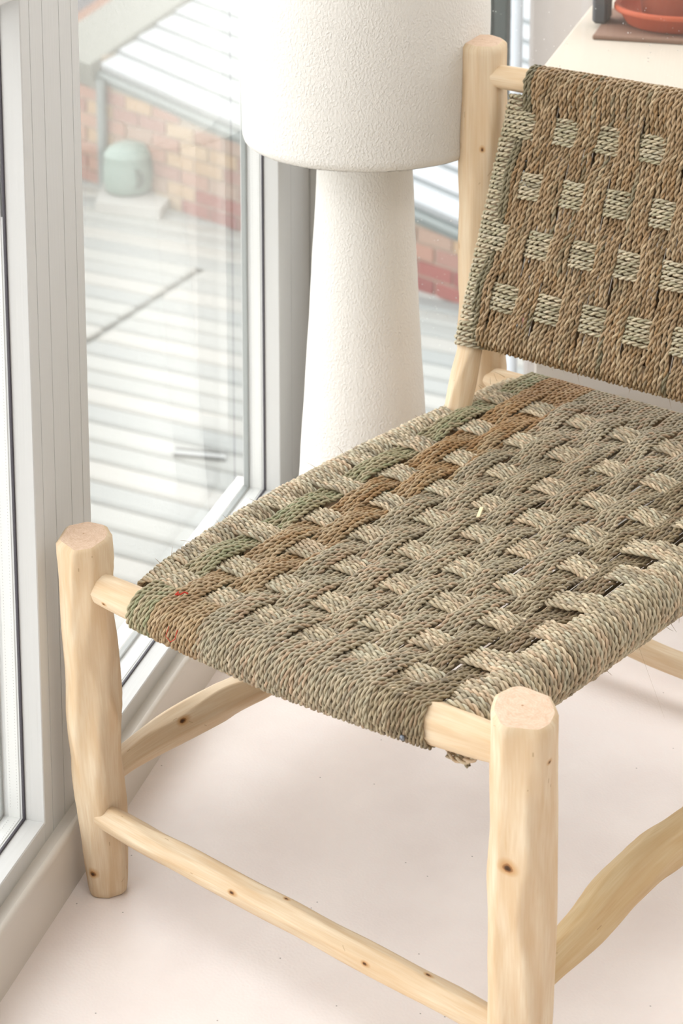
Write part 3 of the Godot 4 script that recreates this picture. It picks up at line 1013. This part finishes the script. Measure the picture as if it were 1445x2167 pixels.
func room() -> void:
	var f := shell("floor", "pale pinkish polished cement floor", Vector3(-0.95, -0.25, -2.75), Vector3(5.4, 0.0, 4.2), M.floor)
	var g := Geo.new()                                  # floor top with its own texture scale
	window_left("window_1", "window pane at the left edge of the room with a dark gasket", -1.716, -0.9, 0.0915, 0.973, true)
	window_left("window_2", "tall window pane between the grooved post and the lamp", -2.532, -1.856, 0.0915, 2.75, true)
	window_left("window_4", "side window nearer the camera, out of view", -0.76, 0.9, 0.0915, 2.75, false)
	window_left("window_5", "side window beside the camera, out of view", 1.04, 2.7, 0.0915, 2.75, false)
	window_left("window_6", "window light above the transom at the left edge", -1.716, -0.9, 1.065, 2.75, false)
	post_trim("trim_1", "white window post with fine upright grooves", -1.856, -1.716, 0.0675, 2.8, [-1.736, -1.766, -1.806, -1.836])
	post_trim("trim_2", "white corner upright between the side window and the rear window", -2.70, -2.532, 0.0675, 2.8, [-2.589])
	post_trim("trim_3", "white window post nearer the camera", -0.9, -0.76, 0.0675, 2.8, [-0.83])
	post_trim("trim_4", "white window post beside the camera", 0.9, 1.04, 0.0675, 2.8, [0.97])
	g = Geo.new()
	g.box(Vector3(-0.866, 0.973 + 0.0705, -1.716), Vector3(XF, 1.065 - 0.0245, -0.9), 0.001)
	var tr := obj("trim_5", g.mesh(M.frame), self, "structure")
	tr.set_meta("label", "white transom bar at the top left")
	# skirting under the windows: flat ledge with a rounded nose
	var poly := [Vector2(-0.885, 0.0), Vector2(-0.7908, 0.0)]
	for k in 8:
		var an := lerpf(0.0, PI / 2.0, k / 7.0)
		poly.append(Vector2(-0.7968 + 0.006 * cos(an), 0.0655 + 0.006 * sin(an)))
	poly.append(Vector2(-0.809, 0.0688)); poly.append(Vector2(-0.885, 0.0655))
	g = Geo.new()
	g.prism(poly, Vector3(0, 0, 5.72), Vector3(0, 0, -2.70), Vector3.RIGHT, Vector3.UP)
	var sk := obj("baseboard_left", g.mesh(M.skirting), self, "structure")
	sk.set_meta("label", "white skirting with a rounded top below the side windows")
	shell("wall_left", "wall over the side windows", Vector3(-0.95, 2.8, -2.75), Vector3(XF, 3.12, 4.2), M.wall)
	shell("wall_left_side", "wall beside the camera past the side windows", Vector3(-0.95, 0, 2.7), Vector3(XF, 2.8, 4.2), M.wall)
	# rear glazing
	var w := structure("window_3", "rear window behind the lamp and the chair, with dusty glass")
	obj("frame", boxes([[Vector3(-0.81, 0.0, -2.76), Vector3(-0.725, 2.8, -2.68)], [Vector3(-0.725, 0.0, -2.76), Vector3(1.6, 0.09, -2.68)], [Vector3(-0.725, 2.72, -2.76), Vector3(1.6, 2.8, -2.68)], [Vector3(1.52, 0.09, -2.76), Vector3(1.6, 2.72, -2.68)]], M.frame), w)
	obj("pane", boxes([[Vector3(-0.73, 0.085, -2.722), Vector3(1.53, 2.725, -2.718)]], M.glass, 0.0), w)
	var dust := Geo.new()
	var r := RandomNumberGenerator.new()
	r.seed = 5
	for k in 900:
		var p := Vector3(r.randf_range(-0.70, -0.1), r.randf_range(0.25, 1.1), -2.7176)
		var q := 0.0003 + 0.0006 * pow(r.randf(), 4.0)
		dust.box(p - Vector3(q, q * r.randf_range(0.5, 1.6), 0.0001), p + Vector3(q, q, 0.0002))
	obj("dust_specks", dust.mesh(M.ceiling), w, "stuff")
	shell("wall_back", "wall over the rear window", Vector3(-0.95, 2.8, -2.76), Vector3(5.4, 3.12, -2.66), M.wall)
	shell("wall_back_side", "white wall right of the rear window", Vector3(1.6, 0, -2.76), Vector3(5.4, 2.8, -2.66), M.wall)
	shell("wall_right", "white wall opposite the windows", Vector3(5.3, 0, -2.75), Vector3(5.42, 3.12, 4.2), M.wall)
	shell("wall_front", "white wall behind the camera", Vector3(-0.95, 0, 4.1), Vector3(5.4, 3.12, 4.22), M.wall)
	var c := structure("ceiling", "white ceiling with an added roof light, out of view, over the middle of the room")
	obj("ceiling_panel", boxes([[Vector3(-0.95, 3.1, -2.76), Vector3(0.4, 3.22, 4.22)], [Vector3(1.9, 3.1, -2.76), Vector3(5.42, 3.22, 4.22)], [Vector3(0.4, 3.1, -2.76), Vector3(1.9, 3.22, -1.3)], [Vector3(0.4, 3.1, 0.9), Vector3(1.9, 3.22, 4.22)]], M.ceiling, 0.0), c)
	obj("added_roof_light_pane", boxes([[Vector3(0.4, 3.15, -1.3), Vector3(1.9, 3.158, 0.9)]], M.glass, 0.0), c)  # roof light is made up, out of view, to bring more daylight in

# ------------------------------------------------------------------ outside
func outside() -> void:
	var d := Vector3(0.872, 0, 0.489)                   # along the outbuilding's wall
	var nn := Vector3(-0.489, 0, 0.872)                 # out of the wall, towards the room
	var A := Vector3(-6.094, -4.53, -17.193)
	# flat roof of pale boards below the window
	var roof := thing("board_roof", "flat roof of pale grey boards far below the window", "roof", Vector3(-5, -4.53, -14))
	var bm := []
	for k in 4:
		var m := mat([c8(134, 135, 130), c8(127, 129, 125), c8(138, 137, 131), c8(122, 125, 122)][k], 0.6)
		bm.append(m)
	var dir := Vector3(-0.978, 0, -0.208)
	var side := Vector3(0.208, 0, -0.978)
	var bs := Basis(dir, Vector3.UP, -side)
	obj("roof_deck", boxes([[Vector3(-14, -0.4, -6.5), Vector3(12, -0.06, 12)]], mat(c8(128, 130, 126), 0.9), 0.0), roof)
	for k in 48:
		var p := side * ((k - 22) * 0.27)
		var g := Geo.new()
		for part in [[-11.0, 1.06 + 0.018 * (k - 21)], [1.14 + 0.018 * (k - 21), 9.0]] if k > 20 and k < 29 else [[-11.0, 9.0]]:
			g.box(Vector3(part[0], -0.05, -0.118), Vector3(part[1], 0.0, 0.118), 0.02, Transform3D(bs, p))
		quick("board", g.mesh(bm[(k * 7) % 4]), roof, k)
	var bar := thing("flashing_bar", "short dark edged metal bar lying on the board roof", "bar", Vector3(-4.49, -4.53, -12.21), atan2(0.339, 0.065) - PI / 2.0 + 0.25)
	obj("bar_top", boxes([[Vector3(-0.19, 0.0, -0.03), Vector3(0.19, 0.02, 0.03)]], mat(c8(150, 152, 150), 0.4), 0.004), bar)
	obj("bar_lip", boxes([[Vector3(-0.19, 0.0, 0.0305), Vector3(0.19, 0.022, 0.05)], [Vector3(-0.19, 0.0, -0.045), Vector3(0.19, 0.03, -0.0305)]], mat(c8(46, 50, 48), 0.5), 0.002), bar)
	# brick outbuilding
	var b := thing("brick_outbuilding", "brick outbuilding with white stepped board roof seen through the glass", "building", Vector3.ZERO)
	var tones := []
	for c: Color in [c8(140, 108, 94), c8(148, 124, 98), c8(132, 100, 90), c8(152, 131, 106), c8(138, 116, 102), c8(144, 114, 98)]:
		tones.append(mat(c, 0.9))
	var red := [mat(c8(126, 76, 70), 0.9), mat(c8(118, 70, 66), 0.9)]
	var wb := Basis(d, Vector3.UP, nn)
	var wall := Geo.new()
	wall.prism([Vector2(-1.78, -0.4), Vector2(4.4, -0.4), Vector2(4.4, 0.40), Vector2(-1.78, 1.10)], nn * 0.33, A - nn * 0.35, d, Vector3.UP)
	wall.box(Vector3(-3.4, -0.4, -0.35), Vector3(-1.78, 1.36, -0.02), 0.0, Transform3D(wb, A))
	obj("mortar_wall", wall.mesh(mat(c8(142, 130, 116), 0.95)), b)
	var r := RandomNumberGenerator.new()
	r.seed = 12
	var bw := 0.42
	var bh := 0.148
	var meshes := []
	for m: Material in tones + red:
		var g := Geo.new()
		g.box(Vector3(0.012, 0.010, -0.05), Vector3(bw - 0.012, bh - 0.010, 0.0), 0.006)
		meshes.append(g.mesh(m))
	var count := 0
	for row in 12:
		for k in 18:
			var x := -3.1 + k * bw + (bw / 2.0 if row % 2 else 0.0)
			var y := -0.02 + row * bh
			var top := 1.14 - 0.1116 * (x + 1.8)           # under the eaves
			if x > -1.95 and y + bh > top or y > 1.2 or x > 3.8: continue
			var o := quick("brick", meshes[6 + r.randi() % 2] if row < 2 and x > -0.6 else meshes[r.randi() % 6], b, count)
			o.transform = Transform3D(wb, A + wb * Vector3(x, y, r.randf_range(-0.006, 0.006)))
			count += 1
	# stepped roof of white boards above the eaves
	var E1 := Vector3(-7.659, -3.323, -18.071)
	var E2 := Vector3(-3.462, -3.86, -15.717)
	var ed := (E2 - E1).normalized()
	var m0 := -nn * cos(0.4) + Vector3(0, sin(0.4), 0)
	var pn := ed.cross(m0).normalized()
	if pn.y < 0.0: pn = -pn
	var up := (m0 - ed * m0.dot(ed)).normalized()
	var rb := Basis(ed, pn, -up)
	if rb.determinant() < 0: rb = Basis(ed, pn, up)
	var sgn := 1.0 if rb.z.dot(up) > 0 else -1.0
	var white := mat(c8(146, 148, 149), 0.6)
	var white2 := mat(c8(142, 145, 146), 0.6)
	var lap_shade := mat(c8(104, 110, 110), 0.7)  # darker grey strips draw the shade lines at the board laps
	for k in 11:
		var g := Geo.new()
		var a := sgn * (k * 0.262)
		var z := sgn * (k * 0.262 + 0.30)
		var xf := Transform3D(rb * Basis(Vector3.RIGHT, sgn * 0.10), E1 + rb * Vector3(0, 0.02, a))
		g.box(Vector3(0.0 if k else 0.02, 0.0, minf(0.0, z - a)), Vector3(5.6, 0.075, maxf(0.0, z - a)), 0.004, xf)
		quick("roof_board", g.mesh(white if k % 2 else white2), b, k)
		var shade_strip := Geo.new()
		shade_strip.box(Vector3(0.0, -0.03, minf(0.0, -sgn * 0.035)), Vector3(5.6, 0.055, maxf(0.0, -sgn * 0.035)), 0.004, xf)
		if k: quick("lap_shade_strip", shade_strip.mesh(lap_shade), b, k - 1)
	var gut := Geo.new()
	gut.box(Vector3(-0.05, -0.14, -0.06), Vector3(5.6, 0.0, 0.05), 0.03, Transform3D(rb, E1))
	obj("gutter", gut.mesh(mat(c8(108, 115, 113), 0.5)), b)
	var par := Geo.new()                                # raking parapet beside the roof
	par.box(Vector3(-0.78, -0.2, -0.1 if sgn > 0 else -3.4), Vector3(-0.02, 0.13, 3.4 if sgn > 0 else 0.1), 0.01, Transform3D(rb, E1))
	obj("parapet", par.mesh(mat(c8(112, 112, 104), 0.8)), b)
	var cop := Geo.new()
	cop.box(Vector3(-0.98, -0.3, -0.1 if sgn > 0 else -3.4), Vector3(-0.79, 0.10, 3.4 if sgn > 0 else 0.1), 0.01, Transform3D(rb, E1))
	obj("brick_coping", cop.mesh(mat(c8(116, 86, 70), 0.9)), b)
	var sl := Geo.new()
	sl.box(Vector3(-5.0, -0.35, -0.1 if sgn > 0 else -4.4), Vector3(-0.99, 0.0, 4.4 if sgn > 0 else 0.1), 0.0, Transform3D(rb, E1 - up * 0.1))
	obj("slate_roof", sl.mesh(mat(c8(74, 72, 73), 0.8)), b)
	var dp := Geo.new()
	dp.tube(PackedVector3Array([A + wb * Vector3(-1.72, -0.1, 0.06), A + wb * Vector3(-1.72, 1.15, 0.06)]), 0.05, 10)
	obj("downpipe", dp.mesh(mat(c8(112, 118, 116), 0.6)), b)
	# paving slab with a rounded vent pot on it
	var slab := thing("white_slab", "white stone slab on the board roof beside the brick wall", "slab", Vector3(-7.1, -4.53, -17.68), 0.0)
	var sg := Geo.new()
	sg.prism([Vector2(-0.30, 0.44), Vector2(0.40, 0.50), Vector2(0.30, -0.28), Vector2(-0.52, -0.34)], Vector3(0, 0.10, 0), Vector3.ZERO, Vector3.RIGHT, Vector3.BACK)
	obj("slab_stone", sg.mesh(mat(c8(150, 149, 144), 0.8)), slab)
	var vent := thing("vent_pot", "rounded grey green pot with a dark round opening standing on the white slab", "vent", Vector3(-7.22, -4.43, -17.68), 0.3)
	var vg := Geo.new()
	vg.lathe([Vector2(0.0, 0.0), Vector2(0.20, 0.0), Vector2(0.235, 0.03), Vector2(0.255, 0.14), Vector2(0.25, 0.27), Vector2(0.235, 0.34), Vector2(0.245, 0.36), Vector2(0.24, 0.39), Vector2(0.20, 0.45), Vector2(0.12, 0.49), Vector2(0.0, 0.50)], 32)
	obj("pot_body", vg.mesh(mat(c8(122, 136, 128), 0.45)), vent)
	var op := Geo.new()
	op.lathe([Vector2(0.0, 0.0), Vector2(0.055, 0.0), Vector2(0.062, 0.01), Vector2(0.075, 0.01), Vector2(0.08, 0.0), Vector2(0.08, -0.02)].map(func(q): return Vector2(q.x, q.y)), 20, Transform3D(Basis(Vector3(0.8, 0, 0.6), Vector3(0, 1.25, 0), Vector3(-0.6, 0, 0.8)) * Basis(Vector3.RIGHT, PI / 2.0), Vector3(0.09, 0.19, 0.232)))
	obj("opening", op.mesh(mat(c8(76, 84, 78), 0.7)), vent)
	# dark cladding, grey downpipe and white pier behind the rear window
	var cl := thing("dark_cladding", "dark green grey cladding beyond the rear glass beside the lamp shade", "cladding", Vector3(-0.89, -3.0, -4.12))
	for k in 3:
		obj("panel", boxes([[Vector3(0.0 + 0.031 * k, 0, -0.05), Vector3(0.029 + 0.031 * k, 4.6, 0.0)]], mat(c8(40, 48, 45), 0.7), 0.003), cl)
	var pipe := Geo.new()
	pipe.lathe([Vector2(0.0, -3.0), Vector2(0.0125, -3.0), Vector2(0.0125, 1.6), Vector2(0.0, 1.6)], 20)
	var po := obj("grey_pipe", pipe.mesh(mat(c8(176, 182, 188), 0.4)), self)
	po.position = Vector3(-0.765, 0, -4.06)
	tag(po, "upright grey pipe between the dark cladding and the white pier", "pipe")
	var pier := Geo.new()
	pier.box(Vector3(-0.765, -3.0, -4.6), Vector3(1.8, 1.9, -4.2), 0.01)
	tag(obj("white_pier", pier.mesh(mat(c8(186, 178, 172), 0.85)), self), "pale rendered pier of the terrace behind the stone ledge", "wall")
	# ledge outside the rear window, with the board, the pot and its saucer
	var ledge := thing("stone_ledge", "cream stone ledge outside the rear window under the plant pot", "ledge", Vector3(0, 0, 0))
	obj("ledge_body", boxes([[Vector3(-0.50, -3.0, -3.9), Vector3(1.6, 0.62, -2.84)]], mat(c8(196, 188, 178), 0.85), 0.004), ledge)
	obj("coping_stone", boxes([[Vector3(-0.512, 0.62, -3.4), Vector3(0.25, 0.65, -2.80)], [Vector3(-0.512, 0.62, -3.95), Vector3(0.25, 0.65, -3.403)], [Vector3(0.253, 0.62, -3.95), Vector3(1.62, 0.65, -2.80)]], mat(c8(184, 173, 157), 0.8), 0.006), ledge)
	var pb := thing("wooden_board", "brown wooden board on the ledge under the terracotta saucer", "board", Vector3(-0.16, 0.65, -3.35))
	for k in 2:
		obj("plank", boxes([[Vector3(-0.305, 0.0, 0.013 - 0.215 * k), Vector3(0.40, 0.008, 0.225 - 0.215 * k)]], mat(c8(128, 98, 80), 0.8), 0.002), pb)
	var bx := thing("grey_planter", "dark grey planter on the wooden board beside the terracotta saucer", "planter", Vector3(-0.465, 0.658, -3.24))
	obj("planter_wall", boxes([[Vector3(-0.014, 0.0, -0.03), Vector3(0.0115, 0.22, 0.03)]], mat(c8(58, 58, 62), 0.6), 0.005), bx)
	obj("planter_rim", boxes([[Vector3(-0.018, 0.22, -0.034), Vector3(0.0135, 0.235, 0.034)]], mat(c8(64, 64, 68), 0.6), 0.004), bx)
	var terra := mat(c8(180, 84, 50), 0.7)
	var sau := thing("terracotta_saucer", "orange terracotta saucer on the wooden board behind the glass", "saucer", Vector3(-0.337, 0.658, -3.25))
	var sp := Geo.new()
	sp.lathe([Vector2(0.0, 0.0), Vector2(0.085, 0.0), Vector2(0.09, 0.003), Vector2(0.1015, 0.022), Vector2(0.1085, 0.024), Vector2(0.1105, 0.027), Vector2(0.1105, 0.032), Vector2(0.109, 0.034), Vector2(0.103, 0.0335), Vector2(0.099, 0.03), Vector2(0.088, 0.007), Vector2(0.0, 0.005)], 64)
	obj("dish", sp.mesh(terra), sau)
	var pot := thing("terracotta_pot", "terracotta plant pot standing in the orange saucer", "pot", Vector3(-0.330, 0.664, -3.262))
	var pp := Geo.new()
	pp.lathe([Vector2(0.0, 0.0), Vector2(0.068, 0.0), Vector2(0.071, 0.003), Vector2(0.094, 0.15), Vector2(0.102, 0.152), Vector2(0.106, 0.19), Vector2(0.099, 0.19), Vector2(0.094, 0.165), Vector2(0.0, 0.165)], 48)
	obj("pot_wall", pp.mesh(mat(c8(146, 74, 48), 0.8)), pot)
	# ground and a far row of walls, so that the view does not end in the air
	shell("ground", "yard far below", Vector3(-40, -7.2, -50), Vector3(30, -7.0, 10), mat(c8(168, 168, 162), 0.95))

func _ready() -> void:
	# camera: a shifted lens, as the photograph's uprights were straightened
	rng.seed = 2024
	lumps.noise_type = FastNoiseLite.TYPE_SIMPLEX
	lumps.frequency = 1.0
	lumps.seed = 3
	var f := 4190.0
	var near := 0.05
	var at := CameraAttributesPhysical.new()
	at.frustum_near = near
	at.frustum_far = 200.0
	at.frustum_focal_length = 50.0
	at.frustum_focus_distance = 2.05
	at.exposure_aperture = 50.0 / 6.4
	var cam := Camera3D.new()
	cam.name = "camera"
	add_child(cam)
	cam.position = Vector3(0, 1.35, 0)
	cam.rotation = Vector3(deg_to_rad(-10.80), deg_to_rad(15.85), 0.0)
	cam.attributes = at
	cam.projection = Camera3D.PROJECTION_FRUSTUM
	cam.keep_aspect = Camera3D.KEEP_HEIGHT
	cam.near = near
	cam.far = 200.0
	cam.size = 2167.0 / f * near
	cam.frustum_offset = Vector2(0.0, -(1083.5 + 47.0) / f * near)
	cam.current = true
	# overcast sky
	var sky := ProceduralSkyMaterial.new()
	sky.sky_top_color = Color(0.86, 0.87, 0.88)
	sky.sky_horizon_color = Color(1.0, 1.0, 1.0)
	sky.ground_bottom_color = Color(0.66, 0.66, 0.66)
	sky.ground_horizon_color = Color(0.90, 0.91, 0.92)
	sky.sky_curve = 0.25
	var env := Environment.new()
	env.background_mode = Environment.BG_SKY
	env.sky = Sky.new()
	env.sky.sky_material = sky
	env.background_energy_multiplier = 1.15
	env.tonemap_mode = Environment.TONE_MAPPER_LINEAR
	env.tonemap_exposure = 4.25
	env.sdfgi_enabled = true
	env.ssao_enabled = true
	env.ssil_enabled = true
	var we := WorldEnvironment.new()
	we.name = "environment"
	we.environment = env
	add_child(we)
	materials()
	room()
	outside()
	make_chair()
	make_lamp()
